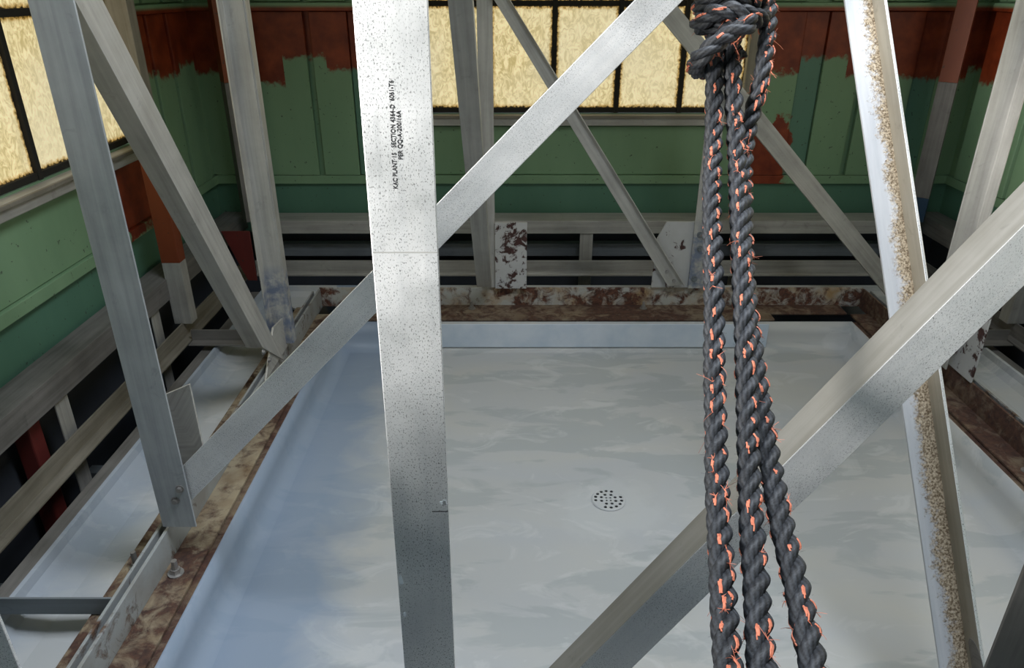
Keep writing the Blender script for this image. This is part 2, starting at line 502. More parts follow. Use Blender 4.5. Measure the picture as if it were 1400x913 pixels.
def wall_window(side):
    """one wall with its window; local a runs along the wall, dpt goes outward"""
    if side == 'back':
        a0, a1, w0, w1 = XL, XR, -0.44, 1.19
        E = lambda p0, p1, d0, d1, z0, z1: (p0, p1, YB + d0, YB + d1, z0, z1)
    elif side == 'left':
        a0, a1, w0, w1 = YF, YB, 0.86, 3.14
        E = lambda p0, p1, d0, d1, z0, z1: (XL - d1, XL - d0, p0, p1, z0, z1)
    else:
        a0, a1, w0, w1 = YF, YB, 0.86, 3.14
        E = lambda p0, p1, d0, d1, z0, z1: (XR + d0, XR + d1, p0, p1, z0, z1)
    first = [E(a0, w0, 0, .05, ZB, ZT)]
    if side == 'left':                                 # unseen opening, sized to shape the sun beam
        first = [E(a0, w0, 0, .05, ZB, -.38), E(a0, w0, 0, .05, 1.12, ZT), E(a0, -1.5, 0, .05, -.38, 1.12), E(.36, w0, 0, .05, -.38, 1.12)]
    wall = boxes('wall_' + side, first + [ E(w1, a1, 0, .05, ZB, ZT), E(w0, w1, 0, .05, ZB, WZ0),
                                  E(w0, w1, 0, .05, WZ1, ZT), E(a0, a1, .05, .06, ZB, WZ0 - .05)], M['green'])
    tag(wall, kind='structure')
    # pressed panels, proud of the wall, with shadow gaps between
    PT = -0.028
    if side == 'back':
        cuts = [-1.56, -1.29, -1.275, -1.02, -1.00, -0.70, -0.68, -0.47]
        spans = [(-1.275, -1.025), (-0.995, -0.81), (-0.69, -0.48)]
        ribs = [(-0.807, -0.693), (-1.40, -1.278)]
        spans += [(CX2 - b, CX2 - a) for a, b in spans]
        for p0, p1 in spans:
            box('wall_panel', E(p0, p1, PT, -0.0005, -0.915, -0.115), M['green'], wall, 0.003)
            box('wall_panel', E(p0, p1, PT, -0.0005, -0.07, 1.25), M['green'], wall, 0.003)
        for p0, p1 in ribs + [(CX2 - b, CX2 - a) for a, b in ribs]:
            box('rib', E(p0, p1, PT + .014, -0.0005, -0.915, -0.115), M['rib'], wall, 0.003)
        box('wall_panel', E(-0.42, 1.17, -0.012, -0.0005, -0.915, -0.665), M['green'], wall, 0.003)
        for p0, p1 in ((XL + .03, -0.48), (1.23, XR - .03)):
            box('ledge', E(p0, p1, -0.06, -0.0005, -0.112, -0.075), M['green'], wall, 0.003)
    else:
        for p0, p1 in ((3.22, 3.40), (3.425, 3.60), (3.63, 3.84)):
            box('wall_panel', E(p0, p1, PT, -0.0005, -0.915, -0.115), M['green'], wall, 0.003)
            box('wall_panel', E(p0, p1, PT, -0.0005, -0.07, 1.25), M['green'], wall, 0.003)
        for p0, p1 in ((0.9, 1.98), (2.0, 3.18)):
            box('wall_panel', E(p0, p1, -0.012, -0.0005, -0.915, -0.665), M['green'], wall, 0.003)
        box('ledge', E(3.2, YB - .03, -0.06, -0.0005, -0.112, -0.075), M['green'], wall, 0.003)
    lo, hi = a0 + .001, a1 - .001
    box('bottom_flange', E(lo, hi, -0.028, -0.0005, -0.962, -0.917), M['green'], wall, 0.002)
    box('skirt_panel', E(lo, hi, -0.006, -0.0005, -1.235, -0.964), M['teal'], wall)
    box('base_panel', E(lo, hi, -0.006, -0.0005, ZB + .001, -1.237), M['dark'], wall)
    # the window itself
    win = bpy.data.objects.new('window_%d' % {'left': 1, 'back': 2, 'right': 3}[side], None)
    win.empty_display_size = .05
    ww = E((w0 + w1) / 2, (w0 + w1) / 2, 0, 0, WZ0, WZ0)
    win.location = (ww[0], ww[2], ww[4]); COL.objects.link(win); tag(win, kind='structure')
    box('sill', E(w0 - .03, w1 + .03, -0.05, 0.0, WZ0 - .055, WZ0 - .003), M['alu'], win, 0.003)
    box('sill_lip', E(w0 - .03, w1 + .03, -0.062, -0.051, WZ0 - .018, WZ0 - .003), M['alu_tan'], win, 0.002)
    for p in (w0 - .012, w1 + .012):
        box('jamb', E(p - .028, p + .028, -0.045, 0.0, WZ0, WZ1), M['alu_tan'], win, 0.003)
    ncol = round((w1 - w0) / PW); cw = (w1 - w0) / ncol
    mo = 0.012
    for r in range(4):
        z = WZ0 + .015 + r * PH
        if z < WZ1:
            box('muntin', E(w0 + .017, w1 - .017, 0.006, 0.034, z - mo, z + mo), M['black'], win, 0.002)
    for c in range(1, ncol):
        p = w0 + c * cw
        box('muntin', E(p - mo, p + mo, 0.002, 0.036, WZ0 + .002, WZ1 - .002), M['black'], win, 0.002)
    for r in range(3):
        for c in range(ncol):
            p0, p1 = w0 + c * cw + mo * .6, w0 + (c + 1) * cw - mo * .6
            z0 = WZ0 + .015 + r * PH + mo * .6; z1 = z0 + PH - mo * 1.2
            vs = boxv(*E(p0, p1, .018, .024, z0, z1))
            uv = []
            for f in BOXF:
                fl = []
                for i in f:
                    q = vs[i]; pa = q.x if side == 'back' else q.y
                    fl.append(((pa - p0) / (p1 - p0), (q.z - z0) / (z1 - z0)))
                uv.append(fl)
            mk('pane', vs, BOXF, M['pane'], win, uvs=uv)
    return wall


for s in ('back', 'left', 'right'):
    wall_window(s)

# ------------------------------------------------------------------ the basin
BX0, BX1, BY0, BY1, FZ, RZ = -0.795, 1.545, 0.62, 3.05, -1.52, -1.387


def basin():
    prof = [(0.0, RZ), (0.004, RZ - .06), (0.010, FZ + .035), (0.024, FZ + .012), (0.055, FZ)]
    rings = []
    for inset, z in [(-0.012, RZ - .004)] + prof:
        rings.append([V((BX0 + inset, BY0 + inset, z)), V((BX1 - inset, BY0 + inset, z)),
                      V((BX1 - inset, BY1 - inset, z)), V((BX0 + inset, BY1 - inset, z))])
    vs, fs = [], []
    sub = 10
    for r in rings:
        for i in range(4):
            p, q = r[i], r[(i + 1) % 4]
            for k in range(sub):
                vs.append(p.lerp(q, k / sub))
    n = 4 * sub
    for k in range(len(rings) - 1):
        for i in range(n):
            j = (i + 1) % n
            fs.append((k * n + i, k * n + j, (k + 1) * n + j, (k + 1) * n + i))
    fs.append(tuple((len(rings) - 1) * n + i for i in range(n)))
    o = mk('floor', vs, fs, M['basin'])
    me = o.data
    for p in me.polygons:                                     # the coating faces upward
        p.use_smooth = len(p.vertices) == 4
    bm = bmesh.new(); bm.from_mesh(me)
    if sum(f.normal.z for f in bm.faces) < 0:
        bmesh.ops.reverse_faces(bm, faces=bm.faces)
    bm.to_mesh(me); bm.free()
    return tag(o, kind='structure')


basin()
s = box('splash_strip', (-0.33, 1.165, 3.020, 3.026, FZ + .018, RZ + .001), M['strip'], bevel=0.002)
tag(s, 'long pale blue painted splash strip standing along the back edge of the basin', 'splash strip')
s = box('rim_strip', (-0.78, 1.20, 3.058, 3.125, RZ + .001, RZ + .009), M['rusty_dark'], bevel=0.001)
tag(s, 'thin dark rusty flat bar lying on the far rim above the pale blue strip', 'flat bar')

for xa, xb, lab in ((-0.826, -0.797, 'dark strip standing in for the dark gap along the left rim of the basin'), (1.547, 1.576, 'dark strip standing in for the dark gap along the right rim of the basin')):
    s = box('rim_strip', (xa, xb, 0.7, 3.055, RZ - .03, RZ - .004), M['rusty_dark'], bevel=0.001)  # rust-toned strip put in for the dark gap beside the foot leg
    tag(s, lab, 'flat bar')

# drain
dr = thing('floor_drain', (0.315, 1.935, FZ), 'round drain with black holes, painted over, in the grey basin floor', 'drain')
vs, fs = cyl_data((0.315, 1.935, FZ + .0005), (0, 0, 1), 0.050, 0.0012, 40)
mk('drain_dark_disc', vs, fs, M['hole'], dr)  # black disc standing in for the dark depth under the holes


def strainer():
    R = 0.056
    pv, pf = cyl_data((0, 0, 0), (0, 0, 1), R, 0.0025, 48, R * .93)
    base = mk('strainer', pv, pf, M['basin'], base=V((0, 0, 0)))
    cv, cf = [], []
    holes = [(0.0425, a, 0.0056) for a in (94, 70, 117, 140, 163, 187, 250, 275, 300, 325, 350, 15)]
    holes += [(0.0245, a, 0.0054) for a in (22, 65, 112, 155, 200, 248, 292, 338)]
    holes += [(0.0095, a, 0.0036) for a in (45, 135, 225, 315)]
    for r, a, hr in holes:
        a = math.radians(a)
        v2, f2 = cyl_data((r * math.cos(a), r * math.sin(a), -.01), (0, 0, 1), hr, .03, 14)
        n = len(cv); cv += v2; cf += [tuple(i + n for i in f) for f in f2]
    cut = mk('cutter', cv, cf, M['basin'], base=V((0, 0, 0)))
    b = base.modifiers.new('holes', 'BOOLEAN'); b.operation = 'DIFFERENCE'; b.object = cut; b.solver = 'EXACT'
    bpy.context.view_layer.update()
    me = bpy.data.meshes.new_from_object(base.evaluated_get(bpy.context.evaluated_depsgraph_get()))
    base.modifiers.clear(); base.data = me
    bpy.data.objects.remove(cut)
    base.parent = dr; base.location = (0, 0, 0.0022)
    return base


strainer()

# ------------------------------------------------------------------ steel angles round the basin, gutters and rails
WX, WY, WZT, FLZ = -0.913, 3.230, -1.292, -1.379           # web planes, web top, flange top
TH = 0.009


def mx(x, side):
    return x if side < 0 else CX2 - x


def curb_angle_side(side, label, mat_leg):
    x0, x1 = mx(WX, side), mx(-0.822, side)
    sgn = 1 if side < 0 else -1
    # vertical leg and foot are separate looks: grey painted web, tan stained foot
    r = thing('curb_angle', (x0, 1.9, FLZ), label, 'steel angle')
    y0, y1 = 0.45, WY - .010
    xs = sorted((x0, x0 - sgn * -TH))
    box('upright_leg', (min(x0, x0 + sgn * TH), max(x0, x0 + sgn * TH), y0, y1, FLZ - TH, WZT), mat_leg, r, 0.0015)
    ft = box('foot_leg', (min(x0 + sgn * TH, x1), max(x0 + sgn * TH, x1), y0, y1 - 0.1, FLZ - TH, FLZ), M['rusty_tan'] if side < 0 else M['rusty_dark'], r, 0.0015)
    return r


ca = curb_angle_side(-1, 'rusty steel angle along the left edge of the basin, bolt on its foot', M['web'])
cb = curb_angle_side(1, 'brown rusted steel angle along the right edge of the basin', M['rusty_dark'])
cc = thing('curb_angle', (0.375, WY, FLZ), 'flaking rusty steel angle running along the far edge of the basin', 'steel angle')
box('upright_leg', (WX + .001, CX2 - WX - .001, WY, WY + TH, FLZ - TH, WZT), M['rusty'], cc, 0.0015)
box('foot_leg', (-0.81, CX2 + 0.81, WY - 0.1, WY, FLZ - TH, FLZ), M['rusty_dark'], cc, 0.0015)
bolt((-0.872, 1.455, FLZ), (0.06, 0, 1), M['bolt'], ca, 0.0135, 0.026)
for xx in (-0.19, 0.62):
    bolt((xx, WY - .045, FLZ), (0, 0, 1), M['bolt'], cc, 0.0115, 0.02)
bolt((CX2 + .868, 1.9, FLZ), (0, 0, 1), M['bolt'], cb, 0.0115, 0.02)


def outer_angle(side, label):
    sgn = -1 if side < 0 else 1
    x0 = mx(-0.930, side)
    r = thing('ledge_angle', (x0, 1.9, FLZ), label, 'steel angle')
    a, b = x0, x0 + sgn * 0.008
    box('upright_leg', (min(a, b), max(a, b), 0.45, 3.2, FLZ - .008, WZT - .003), M['web'], r, 0.0015)
    a, b = x0 + sgn * .008, mx(-1.022, side)
    box('foot_leg', (min(a, b), max(a, b), 0.45, 3.2, FLZ - .008, FLZ), M['rusty_tan'], r, 0.0015)
    bolt((mx(-0.985, side), 1.48, FLZ), (0, 0, 1), M['alu_dark'], r, 0.012, 0.034)
    return r


outer_angle(-1, 'tan stained steel angle set back to back beside the left gutter')
outer_angle(1, 'tan stained steel angle set back to back beside the right gutter')


def gutter(pts, label):
    """trough with a turned-up outer lip; pts: two inner ends, two outer ends (plan)"""
    (i0, i1), (o0, o1) = pts
    prof = [(0.0, FLZ - .010), (0.10, -1.440), (0.55, -1.446), (0.84, -1.436), (0.93, -1.412), (0.955, -1.388),
            (1.0, -1.386), (1.0, -1.400), (0.97, -1.420), (0.86, -1.452), (0.55, -1.458), (0.08, -1.452)]
    rings = []
    for a, b in ((i0, o0), (i1, o1)):
        a, b = V((*a, 0)), V((*b, 0))
        rings.append([V((a.lerp(b, f).x, a.lerp(b, f).y, z)) for f, z in prof])
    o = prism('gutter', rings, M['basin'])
    return tag(o, label, 'gutter')


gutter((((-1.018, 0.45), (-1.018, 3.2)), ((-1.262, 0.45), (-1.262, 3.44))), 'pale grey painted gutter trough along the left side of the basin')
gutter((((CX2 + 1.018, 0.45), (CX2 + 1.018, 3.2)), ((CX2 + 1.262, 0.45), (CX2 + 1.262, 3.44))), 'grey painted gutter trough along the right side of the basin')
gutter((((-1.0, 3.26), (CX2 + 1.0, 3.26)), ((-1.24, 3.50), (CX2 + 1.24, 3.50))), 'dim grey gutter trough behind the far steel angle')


# concrete-grey kerb outside each gutter
for sd, lab in ((-1, 'dirty grey kerb strip outside the left gutter lip'), (1, 'dirty grey kerb strip outside the right gutter lip')):
    a, b = mx(-1.266, sd), mx(-1.325, sd)
    tag(box('kerb_strip', (min(a, b), max(a, b), 0.45, 3.46, ZB, -1.405), M['alu_dark'], bevel=.003), lab, 'kerb')

# rails
UZ0, UZ1, LZ0, LZ1 = -1.195, -1.106, -1.405, -1.306


def rail_upper(side, label):
    sgn = -1 if side < 0 else 1
    x0 = mx(-1.440, side)
    o = angle('rail', (x0, 0.45, UZ1), (x0, YB - .06, UZ1), (x0, 0.45, UZ0), (x0, YB - .06, UZ0), (sgn * 0.115, 0, 0), M['alu_dark'], .007)
    return tag(o, label, 'rail')


def rail_lower(side, label):
    sgn = -1 if side < 0 else 1
    x0 = mx(-1.415, side)
    o = angle('rail', (x0, 0.45, LZ0 + .03), (x0, 3.64, LZ0 + .03), (x0, 0.45, LZ1), (x0, 3.64, LZ1), (-sgn * .045, 0, 0), M['alu_tan' if side < 0 else 'alu_dark'], .007)
    return tag(o, label, 'rail')


rail_upper(-1, 'upper grimy aluminium rail below the left window wall')
rail_upper(1, 'upper grimy aluminium rail below the right wall')
rail_lower(-1, 'lower tan stained aluminium rail beside the left gutter')
rail_lower(1, 'lower grimy aluminium rail beside the right gutter')
o = angle('rail', (-1.35, 3.70, UZ1), (CX2 + 1.35, 3.70, UZ1), (-1.35, 3.70, UZ0 + .02), (CX2 + 1.35, 3.70, UZ0 + .02), (0, 0.15, 0), M['alu'], .007)
tag(o, 'upper pale rail running across under the far green wall', 'rail')
o = angle('rail', (-1.35, 3.655, LZ0 + .02), (CX2 + 1.35, 3.655, LZ0 + .02), (-1.35, 3.655, LZ1), (CX2 + 1.35, 3.655, LZ1), (0, -0.03, 0), M['alu'], .007)
tag(o, 'lower pale rail running across behind the far rusty angle', 'rail')
# dim ledge seen between the two far rails
o = box('ledge_bar', (-1.25, 2.0, 3.80, 3.86, -1.335, -1.265), M['bluepaint'], bevel=.003)
tag(o, 'slate ledge bar in the dark gap between the two far rails', 'ledge bar')

# uprights joining the rails
for xx, lab in ((-0.425, 'short dull upright between the far rails, left of the first flaking gusset'),
                (0.392, 'short dull upright between the far rails, between the two flaking gussets'),
                (1.20, 'short dull upright between the far rails, right of the hanging ropes')):
    o = angle('rail_upright', (xx + .034, 3.712, ZB), (xx + .034, 3.712, UZ0 + .05), (xx - .034, 3.712, ZB), (xx - .034, 3.712, UZ0 + .05), (0, .04, 0), M['alu'], .005)
    tag(o, lab, 'upright')
for sd, yy, lab in ((-1, 1.30, 'left rail upright nearest the camera, at the frame edge'),
                    (-1, 2.05, 'left rail upright seen left of the bolted aluminium post'),
                    (-1, 2.74, 'left rail upright beside the orange daubed stud'),
                    (1, 2.74, 'right rail upright beside the right wall stud')):
    x0 = mx(-1.455, sd); sg = -1 if sd < 0 else 1
    o = angle('rail_upright', (x0, yy + .035, ZB), (x0, yy + .035, UZ0 + .05), (x0, yy - .035, ZB), (x0, yy - .035, UZ0 + .05), (sg * .04, 0, 0), M['alu'], .005)
    tag(o, lab, 'upright')
o = box('pipe_stub', (-1.56, -1.50, 1.93, 1.99, ZB, -1.15), M['redpaint'], bevel=.006)
tag(o, 'dark red painted stub post behind the left rails', 'stub post')
for yy, lab in ((1.62, 'dark cross bar on the floor under the left rails, nearest'), (2.22, 'dark cross bar on the floor under the left rails, farther back')):
    o = angle('cross_bar', (-1.57, yy, -1.62), (-1.33, yy, -1.62), (-1.57, yy, -1.70), (-1.33, yy, -1.70), (0, .05, 0), M['bluepaint'], .006)
    tag(o, lab, 'cross bar')

# outriggers from the angles to the rails
def outrigger(side, y, zt, zb, lip, mat, label):
    xa, xb = mx(-0.945, side), mx(-1.366, side)
    o = angle('outrigger', (xa, y, zb), (xb, y, zb), (xa, y, zt), (xb, y, zt), (0, -lip, 0), mat, .006)
    return tag(o, label, 'outrigger')


outrigger(-1, 2.83, -1.322, -1.377, .05, M['alu_dark'], 'short angle arm from the orange daubed stud to the left basin edge')
outrigger(1, 2.83, -1.322, -1.377, .05, M['alu_dark'], 'short angle arm across the right gutter')
o = angle('outrigger', (-0.945, 1.315, -1.376), (-1.366, 1.315, -1.376), (-0.945, 1.315, -1.325), (-1.366, 1.315, -1.325), (0, .05, 0), M['bluepaint'], .006)
tag(o, 'slate grey arm bridging the left gutter at the bottom left corner', 'outrigger')

# wall studs
def stud(side, x, y, z0, z1, wl, bl, mat, label, smat=None, zs=None, zt=None):
    sg = -1 if side < 0 else 1
    x0 = mx(x, side); x1 = mx(x - wl, side)
    r = thing('wall_stud', (x0, y, z0), label, 'stud')
    cuts = [z0, zs, zt, z1] if zs else [z0, z1]
    mats = [mat, smat, M['alu_tan']]
    for i in range(len(cuts) - 1):
        a, b = cuts[i], cuts[i + 1] - (.0005 if i < len(cuts) - 2 else 0)
        angle('stud_length' if zs else 'stud_angle', (x0, y, a), (x0, y, b), (x1, y, a), (x1, y, b), (0, bl, 0), mats[i], .006, r)
    return r


stud(-1, -1.37, 2.86, -1.31, 1.28, .075, .06, M['alu'], 'left wall stud daubed with orange primer below the window sill', M['primer'], -1.035, -0.60)
stud(1, -1.37, 2.86, -1.31, 1.28, .075, .06, M['alu'], 'bare wall stud at the right edge of the picture')
def corner_stud(side, label, low, zs, mats):
    x0 = mx(-1.365, side); sg = -1 if side < 0 else 1
    r = thing('wall_stud', (x0, 3.7, -1.104), label, 'stud')
    cuts = [-1.104] + zs + [1.28]
    for i in range(len(cuts) - 1):
        a, b = V((x0, 3.66, cuts[i])), V((x0, 3.66, cuts[i + 1] - .0006))
        angle('stud_length', a, b, a + V((sg * .045, .07, 0)), b + V((sg * .045, .07, 0)), (-sg * .06, .06, 0), mats[i], .006, r)
    return r


corner_stud(-1, 'far left corner stud half hidden behind the smeared post', None, [-0.42], [M['alu_dark'], M['primer']])
corner_stud(1, 'far right corner stud with dark blue foot and red primer higher up', None, [-0.98, -0.42], [M['navy'], M['alu_dark'], M['primer']])
o = plate('foot_bracket', [(-1.44, 3.50, -1.10), (-1.30, 3.50, -1.10), (-1.30, 3.50, -1.36), (-1.345, 3.50, -1.36)], (0, 1, 0), .008, M['redpaint'])
tag(o, 'red painted bracket on the rail behind the left diagonal', 'bracket')

# ------------------------------------------------------------------ aluminium truss
ZUP = 1.27


def vpost(name, x0, x1, y, z0, B, at_, mat, label, cat='post', z1=ZUP, t=.006, C=None):
    """upright angle whose broad face looks at the added doorway; heel at x = at_"""
    xe = x1 if at_ == x0 else x0
    o = angle(name, (at_, y, z0), (at_, y, z1), (xe, y, z0), (xe, y, z1), B, mat, t, C=C)
    return tag(o, label, cat)


# left post, bolted to the left angle
LPY = 1.515
p = vpost('truss_post', -0.911, -0.824, LPY, -1.277, (0, .07, 0), -0.911, M['alu_blue'], 'left aluminium post with two bolts at its foot on the rusty angle')
for u, vv in ((246, 668), (240, 684)):
    bolt(at(u, vv, y=LPY), (0, -1, 0), M['bolt'], p, .0075)
plate('clip_plate', [(-0.86, LPY + .0605, -1.20), (-0.792, LPY + .0605, -1.13), (-0.792, LPY + .0605, -0.885), (-0.86, LPY + .0605, -0.915)], (0, 1, 0), .007, M['alu'], p)

# long diagonal in the plane of the left post
DY = LPY + .012
h0, h1 = at(262, 684, y=DY), at(1010, -77, y=DY)
e0, e1 = at(244, 643, y=DY), at(934, -68, y=DY)
o = angle('diagonal_brace', h0, h1, e0, e1, (0, .045, 0), M['bright'], .006)
tag(o, 'long pale diagonal rising from the left post foot behind the stamped post', 'brace')

# stamped post close to the camera
CY = 0.85
pxl = [at(481, 0, y=CY).x, at(553, 913, y=CY).x]; pxr = [at(585, 0, y=CY).x, at(622, 913, y=CY).x]
cx0, cx1 = sum(pxl) / 2, sum(pxr) / 2
z0, z1 = at(481, 0, y=CY).z, at(553, 913, y=CY).z
sl, sr = (pxl[1] - pxl[0]) / (z1 - z0), (pxr[1] - pxr[0]) / (z1 - z0)
XLz = lambda z: pxl[0] + sl * (z - z0)
XRz = lambda z: pxr[0] + sr * (z - z0)
ZA, ZC = -1.372, 1.27
post = angle('stamped_post', (XLz(ZA), CY, ZA), (XLz(ZC), CY, ZC), (XRz(ZA), CY, ZA), (XRz(ZC), CY, ZC), (0, .05, 0), M['bright'], .0055)
tag(post, 'wide bright speckled aluminium post with printed lettering, left of centre', 'post')


def lettering(body, u0, v0, u1, v1, size):
    """ink-jet lettering on the face of the stamped post, read from bottom to top"""
    c = bpy.data.curves.new('lettering', 'FONT')
    c.body = body; c.size = size; c.extrude = 0.0001; c.space_character = 1.05; c.offset = 0.00022
    tmp = bpy.data.objects.new('lettering', c); COL.objects.link(tmp)
    bpy.context.view_layer.update()
    me = bpy.data.meshes.new_from_object(tmp.evaluated_get(bpy.context.evaluated_depsgraph_get()))
    bpy.data.objects.remove(tmp)
    a, b = at(u0, v0, y=CY - .0003), at(u1, v1, y=CY - .0003)
    xs = [q.co.x for q in me.vertices]; w = max(xs) - min(xs)
    s = (b - a).length / w
    d = (b - a).normalized(); n = V((0, -1, 0)); up = n.cross(d)
    mt = Matrix((d, up, n)).transposed()
    for q in me.vertices:
        q.co = mt @ V(((q.co.x - min(xs)) * s, q.co.y, q.co.z)) + a - post.location
    me.materials.clear(); me.materials.append(M['ink'])
    o = bpy.data.objects.new('lettering', me); COL.objects.link(o); o.parent = post
    tag(o, 'small printed lettering running up the post')


lettering('KAC PLANT 15   SECTION 4364-D  6061-T6', 543.5, 258, 537.5, 110, .0072)
lettering('PER QQ-A-200/16A', 550.5, 218, 547.5, 151, .0070)
# scribed line, old weld streak and flecks of paint on the post
zl = at(555, 345, y=CY).z
box('scribe_line', (XLz(zl) + .002, XRz(zl) - .001, CY - .0004, CY - .00005, zl - .0009, zl + .0009), M['mark'], post)
zl = at(590, 699, y=CY).z
box('scribe_line', (XRz(zl) - .024, XRz(zl) - .001, CY - .0004, CY - .00005, zl - .0007, zl + .0007), M['ink'], post)
def fleck(u, vv, r, seed, el=1.3):
    rnd = random.Random(seed); q = at(u, vv, y=CY)
    pts = [q + V((math.cos(a) * r * rnd.uniform(.5, 1.1), 0, math.sin(a) * r * el * rnd.uniform(.5, 1.1))) for a in [i * math.pi / 6 for i in range(12)]]
    plate('paint_fleck', pts, (0, -1, 0), .0005, M['chip'], post, 0)


fleck(606.5, 687, .006, 1, 1.0); fleck(548, 793, .0045, 4, 2.6); fleck(553.6, 840, .003, 5, 2)

# near front-plane posts at either end, mostly out of the picture
vpost('truss_post', -0.90, -0.806, CY, -1.372, (0, .06, 0), -0.90, M['bright'], 'pale post stub at the bottom left edge of the picture', z1=-.5)
vpost('truss_post', 0.775, 0.86, CY, -1.372, (0, .06, 0), 0.86, M['alu_dark'], 'dark post corner at the bottom right edge of the picture')
front = angle('sill_angle', (-0.80, CY + .07, -1.372), (1.54, CY + .07, -1.372), (-0.80, CY - .05, -1.372), (1.54, CY - .05, -1.372), (0, 0, -.06), M['rusty'], .008)
tag(front, 'rusty steel angle under the near posts, below the picture edge', 'steel angle')

# broad diagonal in front, ridge towards the camera
BY_ = CY + .008
h0, h1 = at(620, 1084.8, y=BY_), at(1665, 42.5, y=BY_)
e0, e1 = at(700, 1073.5, y=BY_), at(1665, 132.6, y=BY_)
big = angle('diagonal_brace', h0, h1, e0, e1, (0, .060, 0), M['bright'], .006)
tag(big, 'broad bright two sided diagonal crossing the lower right, behind the ropes', 'brace')
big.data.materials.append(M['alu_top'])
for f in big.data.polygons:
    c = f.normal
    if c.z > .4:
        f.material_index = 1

# tilted strut with silt in its valley, right of the ropes
VT = at(1192, 0, t=1.676); VB0 = at(1325, 913, t=1.55)
dirv = (VB0 - VT)
VB = VT + dirv * ((-1.515 - VT.z) / dirv.z)
VA = VT - dirv * (.9)
et, eb = at(1155, 0, t=1.676), at(1285, 913, t=1.55)
wt = eb - VB0
wA = et - VT


def m_silt():
    k = NT('aluminium_with_silt')
    streak = k.noise(k.mapv(k.uv, (45, 3, 1)), 1, 4)
    c = k.mix(k.ramp(streak, 0.35, 0.65), (0.42, 0.435, 0.465), (0.52, 0.53, 0.55))
    at_ = k.n.new('ShaderNodeAttribute'); at_.attribute_name = 'valley'
    d = at_.outputs['Fac']
    n = k.noise(k.pos, 120, 5, 0.7)
    n2 = k.noise(k.pos, 14, 4, 0.6)
    m = k.math('SUBTRACT', k.math('ADD', k.math('MULTIPLY', n2, 0.55), k.math('MULTIPLY', n, 0.75)), k.math('MULTIPLY', d, 0.62))
    low = k.ramp(k.xyz(k.pos)['Z'], -0.75, -0.35, 0.10, -0.02)
    m = k.ramp(k.math('ADD', m, low), 0.32, 0.50)
    silt = k.mix(k.ramp(k.noise(k.pos, 210, 3, 0.7), 0.4, 0.62), (0.12, 0.085, 0.05), (0.50, 0.42, 0.31))
    c = k.mix(m, c, silt)
    k.bump(k.math('MULTIPLY', m, n), 0.5, 0.002)
    return k.out(c, 0.5, 0.3, 0.4)


M['silt'] = m_silt()
M['tanleg'] = m_alu('tan_grey_aluminium', (0.31, 0.29, 0.24), (0.23, 0.21, 0.17), metal=0.25, rough=0.5)
T6 = .007
NW = 6


def silt_strut():
    r = thing('tilted_strut', VB, 'tilted aluminium strut with brown silt in its valley, right of the ropes', 'strut')
    A0, A1 = wA, wt
    back = V((0, 1, 0)) * T6
    # broad leg, cut into strips so that the distance from the valley is known to the material
    vs, fs, att, uv = [], [], [], []
    ends = [(VA, wA), (VB, wt)]
    steps = 24
    for i in range(steps + 1):
        f = i / steps
        v0 = VA.lerp(VB, f); w = wA.lerp(wt, f)
        for j in range(NW + 1):
            vs.append(v0 + w * (j / NW)); att.append(j / NW)
        for j in range(NW + 1):
            vs.append(v0 + w * (j / NW) + back); att.append(j / NW)
    n = NW + 1; st = 2 * n
    L = (VB - VA).length
    def add(q):
        fs.append(q)
        uv.append([(att[i] * .06, (i // st) / steps * L) for i in q])
    for i in range(steps):
        for j in range(NW):
            a = i * st + j
            add((a, a + 1, a + 1 + st, a + st)); add((a + n, a + n + st, a + n + 1 + st, a + n + 1))
        for j in (0, NW):
            a = i * st + j
            add((a, a + st, a + st + n, a + n))
    for i in (0, steps):
        for j in range(NW):
            a = i * st + j
            add((a, a + n, a + n + 1, a + 1))
    o = mk('broad_leg', vs, fs, M['silt'], r, uvs=uv)
    la = o.data.attributes.new('valley', 'FLOAT', 'POINT')
    for i, x in enumerate(att):
        la.data[i].value = x
    # narrow leg towards the camera with its bright edge
    lp = V((0, -.062, 0)); sd = V((T6, 0, 0))
    nl = prism('narrow_leg', [[v + back, v + back + sd, v + lp + sd, v + lp] for v in (VA, VB)], M['tanleg'], r, .0012)
    nl.data.materials.append(M['bright'])
    nl.data.polygons[2].material_index = 1
    q = [VT.lerp(VB0, f) for f in (.945, 1.0)]
    dn = (VB - VA).normalized()
    s0 = VB0 - dn * .055
    pts = []
    for i in range(11):
        a = math.pi * i / 10
        pts.append(s0 + V((0, -.041 + .026 * math.cos(a), 0)) - dn * (.032 * math.sin(a)))
    pts += [s0 + dn * .15 + V((0, -.067, 0)), s0 + dn * .15 + V((0, -.015, 0))]
    plate('paint_dab', pts, (-1, 0, 0), .0008, M['alu_dark'], r, 0)
    return r


silt_strut()

